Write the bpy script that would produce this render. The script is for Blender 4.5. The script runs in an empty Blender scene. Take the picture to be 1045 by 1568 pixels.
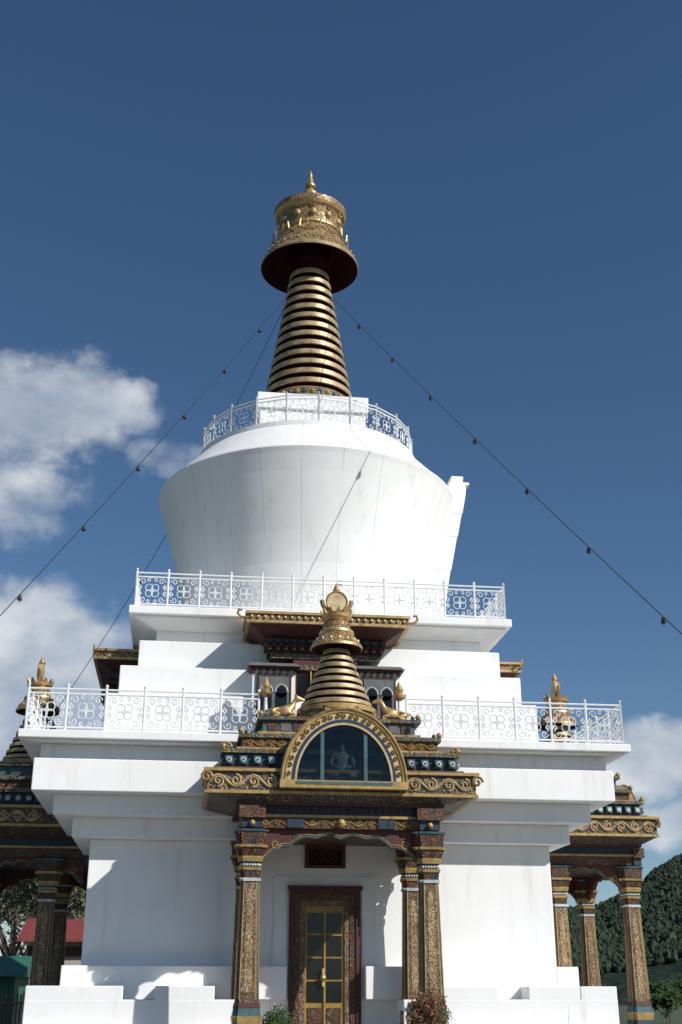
import bpy, math, random
from mathutils import Vector, Matrix, noise
random.seed(7)
R=math.radians
scene=bpy.context.scene
scene.view_settings.view_transform='Standard'
scene.view_settings.look='None'
scene.view_settings.exposure=0
GZ=-1.6   # ground level (camera eye height is z=0)

# ---------------------------------------------------------------- materials
def nm(name):
    m=bpy.data.materials.new(name); m.use_nodes=True
    nt=m.node_tree; b=nt.nodes['Principled BSDF']
    return m,nt,b
def coords(nt,scale=(1,1,1)):
    tc=nt.nodes.new('ShaderNodeTexCoord'); mp=nt.nodes.new('ShaderNodeMapping')
    mp.inputs['Scale'].default_value=scale
    nt.links.new(tc.outputs['Object'],mp.inputs['Vector'])
    return mp.outputs['Vector']
def noise_n(nt,vec,scale,detail=4,rough=.6):
    n=nt.nodes.new('ShaderNodeTexNoise'); n.inputs['Scale'].default_value=scale
    n.inputs['Detail'].default_value=detail; n.inputs['Roughness'].default_value=rough
    nt.links.new(vec,n.inputs['Vector']); return n.outputs['Fac']
def ramp(nt,fac,stops):
    r=nt.nodes.new('ShaderNodeValToRGB')
    while len(r.color_ramp.elements)<len(stops): r.color_ramp.elements.new(.5)
    for e,(p,c) in zip(r.color_ramp.elements,stops):
        e.position=p; e.color=(c[0],c[1],c[2],1)
    nt.links.new(fac,r.inputs['Fac']); return r.outputs['Color']
def bump(nt,b,h,strength=.3,dist=.02):
    bp=nt.nodes.new('ShaderNodeBump'); bp.inputs['Strength'].default_value=strength
    bp.inputs['Distance'].default_value=dist
    nt.links.new(h,bp.inputs['Height']); nt.links.new(bp.outputs['Normal'],b.inputs['Normal'])
def mul(c,k): return tuple(x*k for x in c)
def plain(name,c,rough=.6,metal=0,scale=6,var=.25,bs=.2,spec=.5):
    m,nt,b=nm(name); v=coords(nt)
    f=noise_n(nt,v,scale)
    col=ramp(nt,f,[(.3,mul(c,1-var)),(.7,mul(c,1+var*.5))])
    nt.links.new(col,b.inputs['Base Color'])
    b.inputs['Roughness'].default_value=rough; b.inputs['Metallic'].default_value=metal
    b.inputs['Specular IOR Level'].default_value=spec
    f2=noise_n(nt,v,scale*5,2); bump(nt,b,f2,bs,.01)
    return m
def mathn(nt,op,a,b_=None,c_=None):
    n=nt.nodes.new('ShaderNodeMath'); n.operation=op
    for i,x in enumerate((a,b_,c_)):
        if x is None: continue
        if isinstance(x,(int,float)): n.inputs[i].default_value=x
        else: nt.links.new(x,n.inputs[i])
    return n.outputs[0]
def mixc(nt,f,a,b_,blend='MIX'):
    n=nt.nodes.new('ShaderNodeMix'); n.data_type='RGBA'; n.blend_type=blend
    for s,x in ((n.inputs[0],f),(n.inputs[6],a),(n.inputs[7],b_)):
        if isinstance(x,(int,float)): s.default_value=x
        elif isinstance(x,tuple): s.default_value=(x[0],x[1],x[2],1)
        else: nt.links.new(x,s)
    return n.outputs[2]
def white(name,dome=False):
    m,nt,b=nm(name)
    v=coords(nt,(1,1,.10)); v2=coords(nt)
    streak=noise_n(nt,v,3.0,6,.68); blot=noise_n(nt,v2,.6,5,.6)
    c1=ramp(nt,streak,[(.30,(.74,.73,.70)),(.43,(.85,.847,.835)),(.7,(.875,.873,.865))])
    c2=ramp(nt,blot,[(.35,(.94,.938,.93)),(.6,(1,1,1))])
    col=mixc(nt,1.0,c1,c2,'MULTIPLY')
    h=noise_n(nt,v2,9,5,.65)
    if dome:
        tc=nt.nodes.new('ShaderNodeTexCoord'); sx=nt.nodes.new('ShaderNodeSeparateXYZ')
        nt.links.new(tc.outputs['Object'],sx.inputs[0])
        ang=mathn(nt,'ARCTAN2',sx.outputs[1],sx.outputs[0])
        k=mathn(nt,'MULTIPLY',ang,24/(2*math.pi)); fr=mathn(nt,'FRACT',k)
        ln=mathn(nt,'LESS_THAN',mathn(nt,'ABSOLUTE',mathn(nt,'SUBTRACT',fr,.5)),.010)
        ln=mathn(nt,'MULTIPLY',ln,mathn(nt,'GREATER_THAN',noise_n(nt,v2,.5,2),.45))
        col=mixc(nt,mathn(nt,'MULTIPLY',ln,.5),col,(.45,.45,.44))
    nt.links.new(col,b.inputs['Base Color'])
    b.inputs['Roughness'].default_value=.75; b.inputs['Specular IOR Level'].default_value=.25
    bump(nt,b,h,.22,.015)
    return m
def ornate(name,base,gold=(.42,.27,.09),scale=9,thr=.5,third=None,rough=.5,stretch=(1,1,1),metal=.25):
    m,nt,b=nm(name); v=coords(nt,stretch)
    n=nt.nodes.new('ShaderNodeTexNoise'); n.inputs['Scale'].default_value=scale*.6
    nt.links.new(v,n.inputs['Vector'])
    vm=nt.nodes.new('ShaderNodeVectorMath'); vm.operation='MULTIPLY_ADD'
    nt.links.new(n.outputs['Color'],vm.inputs[0]); vm.inputs[1].default_value=(.22,.22,.22); nt.links.new(v,vm.inputs[2])
    vo=nt.nodes.new('ShaderNodeTexVoronoi'); vo.feature='F1'; vo.inputs['Scale'].default_value=scale
    nt.links.new(vm.outputs[0],vo.inputs['Vector'])
    d=vo.outputs['Distance']
    w=mathn(nt,'SINE',mathn(nt,'MULTIPLY',d,16.0))
    sm=nt.nodes.new('ShaderNodeMapRange'); sm.inputs[1].default_value=thr-.5; sm.inputs[2].default_value=thr+.3
    nt.links.new(w,sm.inputs[0])
    bc=base
    if third:
        f3=mathn(nt,'GREATER_THAN',noise_n(nt,v,scale*.45,2),.55)
        bc=mixc(nt,f3,base,third)
    dirt=noise_n(nt,v,3,4)
    col=mixc(nt,sm.outputs[0],bc,gold)
    col=mixc(nt,1.0,col,ramp(nt,dirt,[(.3,(.55,.53,.50)),(.65,(1,1,1))]),'MULTIPLY')
    nt.links.new(col,b.inputs['Base Color'])
    b.inputs['Roughness'].default_value=rough
    mt=mathn(nt,'MULTIPLY',sm.outputs[0],metal); nt.links.new(mt,b.inputs['Metallic'])
    bump(nt,b,sm.outputs[0],.7,.03)
    return m
M={}
M['white']=white('white_paint'); M['dome']=white('white_dome',True)
M['rail']=plain('white_rail_paint',(.82,.83,.84),.45,0,8,.1)
M['gold']=plain('gilded_metal',(.56,.38,.17),.42,.6,5,.4,.35)
M['ring']=plain('bronze_rings',(.45,.33,.18),.5,.3,4,.5,.3)
M['goldp']=plain('gold_paint',(.42,.28,.10),.5,.2,7,.4,.3)
M['goldc']=ornate('carved_gold',(.15,.085,.035),(.50,.35,.16),8,.1,metal=.4)
M['goldb']=ornate('gold_on_blue',(.025,.035,.06),(.36,.235,.085),9,.45)
M['pgold']=plain('pale_gold',(.60,.46,.26),.45,.25,7,.35,.3)
M['red']=plain('oxblood_paint',(.085,.022,.016),.65,0,6,.4)
M['redo']=ornate('painted_red_carving',(.085,.024,.018),(.26,.155,.055),11,.62,third=(.02,.035,.06))
M['brown']=plain('dark_brown_wood',(.035,.018,.011),.65,0,6,.4)
M['maroon']=plain('umbrella_lining',(.035,.008,.007),.8,0,4,.3,spec=.1)
M['blue']=plain('dark_blue_paint',(.015,.03,.055),.55,0,6,.35)
M['teal']=plain('teal_paint',(.05,.115,.125),.6,0,6,.35)
M['tealo']=ornate('painted_teal_carving',(.04,.09,.10),(.34,.24,.09),10,.55,third=(.15,.05,.035))
M['col']=ornate('painted_column',(.11,.048,.030),(.40,.27,.14),13,.30,third=(.07,.085,.10),stretch=(1,1,.7))
M['colp']=ornate('column_panel',(.20,.10,.04),(.58,.44,.26),16,.05,stretch=(1,1,.6))
M['pale']=plain('pale_knob_paint',(.46,.50,.49),.5,0,6,.3)
M['fig']=plain('niche_figure_stone',(.26,.27,.25),.5,0,6,.3)
M['slate']=plain('slate_grey_roof',(.13,.13,.13),.7,0,9,.3)
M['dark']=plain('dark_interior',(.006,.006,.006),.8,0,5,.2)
M['stone']=plain('platform_stone',(.30,.29,.27),.85,0,4,.25)
M['wire']=plain('cable_black',(.02,.02,.02),.6)
M['yel']=plain('yellow_door_paint',(.34,.20,.04),.5,0,9,.35)
m,nt,b=nm('window_glass'); b.inputs['Base Color'].default_value=(.010,.013,.013,1); b.inputs['Roughness'].default_value=.12
v=coords(nt); bump(nt,b,noise_n(nt,v,1.5,2),.08,.02); b.inputs['Specular IOR Level'].default_value=.35; M['glass']=m
m,nt,b=nm('niche_glass'); tr=nt.nodes.new('ShaderNodeBsdfTransparent'); gl=nt.nodes.new('ShaderNodeBsdfGlossy')
gl.inputs['Roughness'].default_value=.05; gl.inputs['Color'].default_value=(.8,.9,.9,1)
tr.inputs['Color'].default_value=(.28,.33,.33,1)
fr=nt.nodes.new('ShaderNodeFresnel'); fr.inputs['IOR'].default_value=1.5
v=coords(nt); bp=nt.nodes.new('ShaderNodeBump'); bp.inputs['Strength'].default_value=.15; bp.inputs['Distance'].default_value=.05
nt.links.new(noise_n(nt,v,2.2,2),bp.inputs['Height']); nt.links.new(bp.outputs[0],gl.inputs['Normal'])
mx=nt.nodes.new('ShaderNodeMixShader'); nt.links.new(fr.outputs[0],mx.inputs[0]); nt.links.new(tr.outputs[0],mx.inputs[1]); nt.links.new(gl.outputs[0],mx.inputs[2])
nt.links.new(mx.outputs[0],nt.nodes['Material Output'].inputs['Surface']); M['nglass']=m

# ---------------------------------------------------------------- mesh builder
class MB:
    def __init__(s): s.v=[];s.f=[];s.m=[];s.sm=[];s.mats=[]
    def mi(s,k):
        if k not in s.mats: s.mats.append(k)
        return s.mats.index(k)
    def add(s,vs,fs,k,smooth=False):
        o=len(s.v); s.v+= [tuple(p) for p in vs]; i=s.mi(k)
        for f in fs: s.f.append([a+o for a in f]); s.m.append(i); s.sm.append(smooth)
    def hexa(s,b4,t4,k):
        s.add(list(b4)+list(t4),[(3,2,1,0),(4,5,6,7),(0,1,5,4),(1,2,6,5),(2,3,7,6),(3,0,4,7)],k)
    def box(s,x0,x1,y0,y1,z0,z1,k):
        s.hexa([(x0,y0,z0),(x1,y0,z0),(x1,y1,z0),(x0,y1,z0)],[(x0,y0,z1),(x1,y0,z1),(x1,y1,z1),(x0,y1,z1)],k)
    def sq(s,w,z0,z1,k,w1=None):
        w1=w if w1 is None else w1
        s.hexa([(-w,-w,z0),(w,-w,z0),(w,w,z0),(-w,w,z0)],[(-w1,-w1,z1),(w1,-w1,z1),(w1,w1,z1),(-w1,w1,z1)],k)
    def fru(s,x0,yf0,x1,yf1,yb,z0,z1,k):
        s.hexa([(-x0,yf0,z0),(x0,yf0,z0),(x0,yb,z0),(-x0,yb,z0)],[(-x1,yf1,z1),(x1,yf1,z1),(x1,yb,z1),(-x1,yb,z1)],k)
    def lathe(s,prof,k,seg=48,cx=0,cy=0,smooth=True):
        n=len(prof)
        for i in range(n-1):
            r0,z0=prof[i][:2]; r1,z1=prof[i+1][:2]; kk=prof[i][2] if len(prof[i])>2 else k
            vs=[];fs=[]
            for j in range(seg):
                a=2*math.pi*j/seg; c,sn=math.cos(a),math.sin(a)
                vs+= [(cx+r0*c,cy+r0*sn,z0),(cx+r1*c,cy+r1*sn,z1)]
            for j in range(seg):
                q=(j+1)%seg; fs.append((2*j,2*q,2*q+1,2*j+1))
            s.add(vs,fs,kk,smooth)
    def loft(s,poly,levels,k,cx=0,cy=0):
        n=len(poly); vs=[];fs=[]
        for z,sc in levels:
            vs+=[(cx+p[0]*sc,cy+p[1]*sc,z) for p in poly]
        for l in range(len(levels)-1):
            for j in range(n):
                q=(j+1)%n; fs.append((l*n+j,l*n+q,(l+1)*n+q,(l+1)*n+j))
        s.add(vs,fs,k)
    def tube2(s,pts,r,O,U,N,k,closed=False,V=Vector((0,0,1)),depth=None):
        d=r if depth is None else depth
        n=len(pts); vs=[];fs=[]
        for i,(u,w) in enumerate(pts):
            a=pts[(i-1)%n] if (closed or i>0) else pts[i]; c=pts[(i+1)%n] if (closed or i<n-1) else pts[i]
            tu,tv=c[0]-a[0],c[1]-a[1]; L=math.hypot(tu,tv) or 1; nu,nv=-tv/L,tu/L
            P=O+U*u+V*w; q=U*nu+V*nv
            vs+=[P+q*r,P+N*d,P-q*r,P-N*d]
        m=n if closed else n-1
        for i in range(m):
            j=(i+1)%n
            for e in range(4): fs.append((4*i+e,4*i+(e+1)%4,4*j+(e+1)%4,4*j+e))
        s.add(vs,fs,k)
    def rod(s,a,b,r,k,sides=6):
        a=Vector(a);b=Vector(b);d=(b-a).normalized(); q=d.orthogonal().normalized(); w=d.cross(q)
        vs=[];fs=[]
        for P in (a,b):
            for i in range(sides):
                t=2*math.pi*i/sides; vs.append(P+q*(r*math.cos(t))+w*(r*math.sin(t)))
        for i in range(sides): j=(i+1)%sides; fs.append((i,j,sides+j,sides+i))
        fs.append(tuple(range(sides))[::-1]); fs.append(tuple(range(sides,2*sides)))
        s.add(vs,fs,k)
    def ball(s,c,r,k,seg=10,sz=1,rings=6):
        pr=[]
        for i in range(rings+1):
            t=math.pi*i/rings; pr.append((max(.0005,r*math.sin(t)),c[2]-r*sz*math.cos(t)))
        s.lathe(pr,k,seg,c[0],c[1])
    def mesh(s,name):
        me=bpy.data.meshes.new(name); me.from_pydata(s.v,[],s.f)
        for k in s.mats: me.materials.append(M[k])
        me.polygons.foreach_set('material_index',s.m); me.polygons.foreach_set('use_smooth',s.sm)
        me.update(); return me
def obj(name,me,parent=None,bev=0):
    o=bpy.data.objects.new(name,me); scene.collection.objects.link(o)
    if parent: o.parent=parent
    if bev:
        bv=o.modifiers.new('bev','BEVEL'); bv.width=bev; bv.segments=2; bv.limit_method='ANGLE'; bv.angle_limit=R(50)
    return o
def empty(name,loc=(0,0,0)):
    e=bpy.data.objects.new(name,None); scene.collection.objects.link(e); e.location=loc; return e
def spiral(cu,cv,r,a0,turns,dirn=1,n=14,r1=.15):
    return [(cu+r*(1-(1-r1)*t/n)*math.cos(a0+dirn*2*math.pi*turns*t/n),cv+r*(1-(1-r1)*t/n)*math.sin(a0+dirn*2*math.pi*turns*t/n)) for t in range(n+1)]
def circ(cu,cv,r,n=10): return [(cu+r*math.cos(2*math.pi*t/n),cv+r*math.sin(2*math.pi*t/n)) for t in range(n)]

# ---------------------------------------------------------------- stupa
stupa=empty('stupa')
body=MB()
def ringbase(w,z0,z1,gap,inner=4.9):
    for a in range(4):
        rot=Matrix.Rotation(a*math.pi/2,3,'Z')
        def bx(x0,x1,y0,y1):
            p=[rot@Vector(q) for q in ((x0,y0,z0),(x1,y0,z0),(x1,y1,z0),(x0,y1,z0),(x0,y0,z1),(x1,y0,z1),(x1,y1,z1),(x0,y1,z1))]
            body.hexa(p[:4],p[4:],'white')
        bx(-w,-gap,-w,-inner); bx(gap,inner,-w,-inner)
ringbase(6.25,GZ-.2,-.62,1.9)
ringbase(5.98,-.62,0,1.5)
ringbase(5.38,0,.64,.82)
for a in range(4):
    rot=Matrix.Rotation(a*math.pi/2,3,'Z')
    for a_,b_ in ((-5.977,-4.1),(-3.47,-2.3),(2.3,3.47),(4.1,5.19)):
        p=[rot@Vector(q) for q in ((a_,-5.977,-.3),(b_,-5.977,-.3),(b_,-5.2,-.3),(a_,-5.2,-.3),(a_,-5.977,.25),(b_,-5.977,.25),(b_,-5.2,.25),(a_,-5.2,.25))]
        body.hexa(p[:4],p[4:],'white')
body.sq(5.02,GZ,3.16,'white')
body.sq(5.39,3.16,3.57,'white'); body.sq(5.78,3.57,3.98,'white')
body.sq(6.21,3.98,4.64,'white'); body.sq(6.10,4.64,4.96,'white')
body.sq(6.42,4.96,5.0,'white'); body.sq(6.54,5.0,5.17,'white')
body.sq(4.95,5.17,6.35,'white'); body.sq(4.68,6.35,7.06,'white'); body.sq(4.30,7.06,7.77,'white')
body.sq(3.93,7.77,8.12,'white'); body.sq(3.93,8.12,8.30,'white',4.42); body.sq(4.45,8.30,8.345,'white'); body.sq(4.58,8.345,8.54,'white')
obj('walls',body.mesh('walls'),stupa,.018)
# dome
d=MB()
prof=[(3.55,8.54),(3.6,8.75),(3.45,8.85),(3.30,8.95),(3.33,9.4),(3.45,10.2),(3.63,11.0),(3.84,11.8),(4.03,12.5),(4.17,12.95),(4.22,13.08),(4.20,13.13),
      (4.03,13.28),(3.80,13.52),(3.52,13.82),(3.3,14.06),(3.18,14.18),(3.18,14.32),(1.0,14.34)]
d.lathe(prof,'dome',96)
obj('dome',d.mesh('dome'),stupa)
nb=MB()
zs=[8.6,9.2,10,11,12,12.7,13.3]
xs=[3.55,3.58,3.66,3.86,4.08,4.24,4.38]
for s_ in (-1,1):
    for k in range(len(zs)-1):
        z0,z1=zs[k],zs[k+1]; a0,a1=xs[k],xs[k+1]
        y0,y1=(s_*.75,s_*1.05) if s_>0 else (s_*1.05,s_*.75)
        nb.hexa([(a0-.5,y0,z0),(a0+.08,y0,z0),(a0+.08,y1,z0),(a0-.5,y1,z0)],[(a1-.5,y0,z1),(a1+.06,y0,z1),(a1+.06,y1,z1),(a1-.5,y1,z1)],'white')
nb.hexa([(3.85,-1.05,13.3),(4.44,-1.05,13.3),(4.44,1.05,13.3),(3.85,1.05,13.3)],[(4.02,-.85,13.72),(4.50,-.85,13.72),(4.50,.85,13.72),(4.02,.85,13.72)],'white')
nb.hexa([(4.0,-.80,13.72),(4.62,-.80,13.72),(4.62,.80,13.72),(4.0,.80,13.72)],[(4.08,-.7,13.84),(4.64,-.7,13.84),(4.64,.7,13.84),(4.08,.7,13.84)],'white')
nb.hexa([(4.16,-.45,13.84),(4.50,-.45,13.84),(4.50,.45,13.84),(4.16,.45,13.84)],[(4.22,-.26,14.22),(4.58,-.26,14.22),(4.58,.26,14.22),(4.22,.26,14.22)],'white')
nb.hexa([(3.2,-.75,9.0),(3.50,-.75,9.0),(3.50,.75,9.0),(3.2,.75,9.0)],[(3.9,-.75,13.3),(4.26,-.75,13.3),(4.26,.75,13.3),(3.9,.75,13.3)],'slate')
nme=nb.mesh('dome_niche')
obj('dome_niche',nme,stupa,.02)
hb=MB(); hb.sq(1.68,14.3,14.55,'white'); hb.sq(1.5,14.55,15.45,'white'); hb.sq(1.58,15.45,15.93,'white')
obj('harmika',hb.mesh('harmika'),stupa,.02)
# spire
sp=MB()
pr=[(1.2,15.9,'teal'),(1.40,15.95,'goldp'),(1.42,16.05,'tealo'),(1.36,16.3,'goldp'),(1.26,16.38,'brown')]
N=13; z=16.42; dz=(20.95-16.42)/N
for i in range(N):
    r=1.32+(0.62-1.32)*(i/(N-1))**.95
    pr+=[(r-.16,z,'maroon'),(r-.10,z+.05,'maroon'),(r-.02,z+.07,'ring'),(r,z+.09,'ring'),(r-.005,z+dz*.66,'ring'),(r-.05,z+dz*.72,'brown'),(r-.16,z+dz*.76,'maroon')]
    z+=dz
pr+=[(.46,z,'maroon'),(.50,z+.1,'maroon'),(.62,21.25,'maroon'),(.62,21.9,'maroon')]
sp.lathe(pr,'ring',64)
for i in range(40):
    a=2*math.pi*i/40; sp.ball((1.40*math.cos(a),1.40*math.sin(a),16.16),.07,'teal' if i%2 else 'goldp',8)
obj('spire_rings',sp.mesh('spire_rings'),stupa)
um=MB()
um.lathe([(.6,21.85,'maroon'),(1.1,21.5,'maroon'),(1.42,21.16,'maroon'),(1.515,21.12,'ring'),(1.53,21.17,'ring'),(1.50,21.25,'goldc'),(1.36,21.5,'goldc'),(1.18,21.8,'goldc'),(1.04,22.08,'goldc'),(.97,22.25,'gold'),
          (1.02,22.3,'gold'),(1.02,22.36,'gold'),(.95,22.42,'goldc'),(.97,22.7,'goldc'),(1.02,22.9,'gold'),(1.10,22.96,'gold'),(1.14,23.04,'goldc'),(1.15,23.22,'gold'),(1.05,23.27,'gold'),(.5,23.3,'gold'),
          (.28,23.35,'gold'),(.40,23.45,'gold'),(.45,23.58,'gold'),(.2,23.66,'gold'),(.19,23.76,'gold'),(.26,23.9,'gold'),(.24,24.02,'gold'),(.12,24.16,'gold'),(.08,24.24,'gold'),(.17,24.28,'gold'),(.17,24.34,'gold'),(.06,24.4,'gold'),(.10,24.52,'gold'),(.06,24.66,'gold'),(.07,24.74,'gold'),(.005,24.95,'gold')],'gold',64)
for i in range(12):
    a=2*math.pi*i/12; c,s_=math.cos(a),math.sin(a)
    um.ball((.95*c,.95*s_,22.66),.12,'gold',8,1.1)
    U_=Vector((-s_,c,0)); N_=Vector((c,s_,0))
    um.tube2(spiral(0,22.9,.12,0,1.2,1,10),.02,N_*1.04,U_,N_,'gold')
    um.tube2([(-.22,22.25),(-.18,22.0),(0,21.86),(.18,22.0),(.22,22.25)],.025,N_*1.17,U_,N_,'gold')
for i in range(36):
    a=2*math.pi*i/36; um.ball((1.40*math.cos(a),1.40*math.sin(a),21.46),.04,'gold',6)
for i in range(8):
    a=2*math.pi*i/8; c,s_=math.cos(a),math.sin(a)
    um.rod((.35*c,.35*s_,23.4),(.52*c,.52*s_,23.72),.05,'gold')
obj('spire_crown',um.mesh('spire_crown'),stupa)

# ---------------------------------------------------------------- railings
def panel(mb,O,U,N_,w,h,z0,k='rail',r=.011):
    cu=w/2; cv=z0+h/2; q=h*.135
    for a in (0,1,2,3):
        ang=a*math.pi/2+math.pi/4
        mb.tube2(circ(cu+q*1.15*math.cos(ang),cv+q*1.15*math.sin(ang),q,9),r,O,U,N_,k,True)
    mb.tube2(circ(cu,cv,q*.45,8),r,O,U,N_,k,True)
    for sx in (-1,1):
        for sy in (-1,1):
            mb.tube2([(cu+sx*(a),cv+sy*b) for a,b in spiral(w*.30,h*.34,h*.13,0,1.25)],r,O,U,N_,k)
            mb.tube2([(cu+sx*(a),cv+sy*b) for a,b in spiral(w*.10,h*.40,h*.085,2.5,1.1,-1,9)],r,O,U,N_,k)
            mb.tube2([(cu+sx*(a),cv+sy*b) for a,b in spiral(w*.38,h*.12,h*.08,1.0,1.2,-1,9)],r,O,U,N_,k)
            mb.tube2([(cu+sx*w*.47,cv+sy*h*.12),(cu+sx*w*.40,cv+sy*h*.02),(cu+sx*w*.34,cv+sy*h*.13),(cu+sx*w*.42,cv+sy*h*.24)],r,O,U,N_,k)
def rail_run(mb,A,B,n,z0,h,k='rail'):
    A=Vector(A);B=Vector(B);L=(B-A).length; U=(B-A).normalized(); N_=Vector((U.y,-U.x,0)); w=L/n
    zz=Vector((0,0,1))
    for i in range(n+1):
        P=A+U*(w*i); mb.rod(P+zz*z0,P+zz*(z0+h+.05),.027,k); mb.ball((P.x,P.y,z0+h+.08),.035,k,6)
    for zr in (.07,h-.10,h):
        mb.rod(A+zz*(z0+zr),B+zz*(z0+zr),.02,k)
    for i in range(n):
        panel(mb,A+U*(w*i),U,N_,w,h-.20,z0+.085,k)
for (w,z0,h,nn,nmn,gap) in ((6.42,5.17,.88,16,'lower_railing',1.6),(4.45,8.54,.84,12,'upper_railing',0)):
    mb=MB()
    for a in range(4):
        rot=Matrix.Rotation(a*math.pi/2,3,'Z')
        if gap:
            segs=[((-w,-w),(-gap,-w),6),((gap,-w),(w,-w),6)]
        else: segs=[((-w,-w),(w,-w),nn)]
        for A,B,n in segs:
            rail_run(mb,rot@Vector((A[0],A[1],0)),rot@Vector((B[0],B[1],0)),n,z0,h)
    obj(nmn,mb.mesh(nmn),stupa)
mb=MB()
for i in range(22):
    a0,a1=2*math.pi*(i+.5)/22,2*math.pi*(i+1.5)/22; r=3.05
    rail_run(mb,(r*math.cos(a0),r*math.sin(a0),0),(r*math.cos(a1),r*math.sin(a1),0),1,14.32,.82)
obj('dome_railing',mb.mesh('dome_railing'),stupa)

# ---------------------------------------------------------------- porch
def vine(mb,x0,x1,y,z0,z1,n,k='gold',r=.018,side=0):
    O=Vector((0,y,0));U=Vector((1,0,0));N_=Vector((0,-1,0))
    if side: O=Vector((y,0,0));U=Vector((0,1,0));N_=Vector((side,0,0))
    w=(x1-x0)/n; h=z1-z0; c=(z0+z1)/2
    pts=[(x0+w*t/8,c+h*.34*math.sin(math.pi*t/8)) for t in range(n*8+1)]
    mb.tube2(pts,r,O,U,N_,k,depth=r*1.3)
    for i in range(n):
        sg=1 if i%2==0 else -1
        cu=x0+w*(i+.5)
        mb.tube2([(a,c-sg*(b-c)) for a,b in spiral(cu,c+h*.03,min(h*.36,w*.40),math.pi*.5,1.4,-1,14)],r,O,U,N_,k,depth=r*1.3)
        mb.tube2([(a,c-sg*(b-c)) for a,b in spiral(cu+w*.30,c-h*.22,h*.14,0,1.1,1,9)],r*.8,O,U,N_,k,depth=r*1.2)
pb=MB()
YB=-4.6
q=.5; i_=.34
plus=[(-i_,-q),(i_,-q),(i_,-i_-.06),(q-.06,-i_-.06),(q-.06,-i_),(q,-i_),(q,i_),(q-.06,i_),(q-.06,i_+.06),(i_,i_+.06),(i_,q),(-i_,q),(-i_,i_+.06),(-q+.06,i_+.06),(-q+.06,i_),(-q,i_),(-q,-i_),(-q+.06,-i_),(-q+.06,-i_-.06),(-i_,-i_-.06)]
def column(cx,cy):
    pb.loft(plus,[(-.98,.62),(-.80,.62)],'stone',cx,cy)
    pb.loft(plus,[(-.80,.50),(-.62,.56),(-.60,.56)],'pale',cx,cy)
    pb.loft(plus,[(-.60,.58),(-.45,.54)],'blue',cx,cy)
    pb.loft(plus,[(-.45,.50),(-.28,.54)],'goldp',cx,cy)
    pb.loft(plus,[(-.28,.52),(-.14,.48)],'teal',cx,cy)
    pb.loft(plus,[(-.14,.50),(-.05,.46)],'red',cx,cy)
    pb.loft(plus,[(-.05,.44),(2.10,.345)],'col',cx,cy)
    for dx,dy in ((0,-1),(0,1),(1,0),(-1,0)):
        nx,ny=dx,dy; ux,uy=-dy,dx
        vs=[]
        for (u,z_) in ((-.075,.12),(.075,.12),(.062,1.72),(.05,1.85),(.0,2.0),(-.05,1.85),(-.062,1.72)):
            dd=.5*(.44+(z_+.05)*(.345-.44)/2.15)+.008
            vs.append((cx+nx*dd+ux*u,cy+ny*dd+uy*u,z_))
        pb.add(vs,[tuple(range(7))],'colp')
    for sx in (-1,1):
        for sy in (-1,1):
            pb.rod((cx+sx*.15,cy+sy*.213,0),(cx+sx*.118,cy+sy*.168,2.08),.012,'goldp',4)
            pb.rod((cx+sx*.213,cy+sy*.15,0),(cx+sx*.168,cy+sy*.118,2.08),.012,'goldp',4)
            pb.rod((cx+sx*.17,cy+sy*.17,0),(cx+sx*.137,cy+sy*.137,2.08),.022,'slate',4)
    pb.loft(plus,[(2.10,.40),(2.16,.40)],'pale',cx,cy)
    pb.loft(plus,[(2.16,.36),(2.30,.38)],'redo',cx,cy)
    pb.loft(plus,[(2.30,.42),(2.36,.44),(2.361,.2)],'goldp',cx,cy)
    for k in range(6):
        for sx in (-1,1):
            pb.ball((cx-.14+.056*k,cy+sx*.18,2.40),.028,'pale',6); pb.ball((cx+sx*.18,cy-.14+.056*k,2.40),.028,'pale',6)
    pb.loft(plus,[(2.36,.34),(2.46,.36)],'teal',cx,cy)
    pb.loft(plus,[(2.46,.44),(2.54,.48),(2.56,.48)],'goldp',cx,cy)
    pb.loft(plus,[(2.56,.46),(2.72,.58)],'redo',cx,cy)
    pb.loft(plus,[(2.72,.62),(2.77,.64)],'goldp',cx,cy)
    pb.loft(plus,[(2.77,.55),(3.02,.60)],'redo',cx,cy)
    pb.loft(plus,[(3.02,.64),(3.06,.66)],'teal',cx,cy)
for cx in (-1.75,1.75):
    for cy in (-7.6,-5.75): column(cx,cy)
def bracket(O,U,N_,half):
    pts=[]; n=48
    for t in range(n+1):
        u=-half+2*half*t/n; a=abs(u)/half
        base=2.96-.46*max(0,(a-.30)/.70)**1.5
        sc=.075*abs(math.sin(a*math.pi*3.2))
        pts.append((u,base+sc-.06))
    vs=[];fs=[]
    for u,v_ in pts:
        for dd in (.05,-.05):
            P=O+U*u+N_*dd; vs.append((P.x,P.y,v_)); vs.append((P.x,P.y,3.12))
    for t in range(n):
        a=4*t; b_=4*(t+1)
        fs+=[(a,b_,b_+1,a+1),(a+3,b_+3,b_+2,a+2),(a+2,b_+2,b_,a)]
    pb.add(vs,fs,'red')
    pb.tube2([(u,v_+.015) for u,v_ in pts],.016,O+N_*.05,U,N_,'teal')
    pb.tube2([(u,v_+.06) for u,v_ in pts],.011,O+N_*.055,U,N_,'goldp')
    for s_ in (-1,1):
        pb.tube2(spiral(s_*half*.80,2.80,.10,0,1.4,s_,14),.014,O+N_*.055,U,N_,'goldp')
        pb.tube2(spiral(s_*half*.55,2.93,.07,0,1.3,-s_,12),.012,O+N_*.055,U,N_,'teal')
X_=Vector((1,0,0));Y_=Vector((0,1,0))
bracket(Vector((0,-7.62,0)),X_,Vector((0,-1,0)),1.6)
for s_ in (-1,1): bracket(Vector((s_*1.77,-6.2,0)),Y_,Vector((s_,0,0)),1.25)
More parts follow.
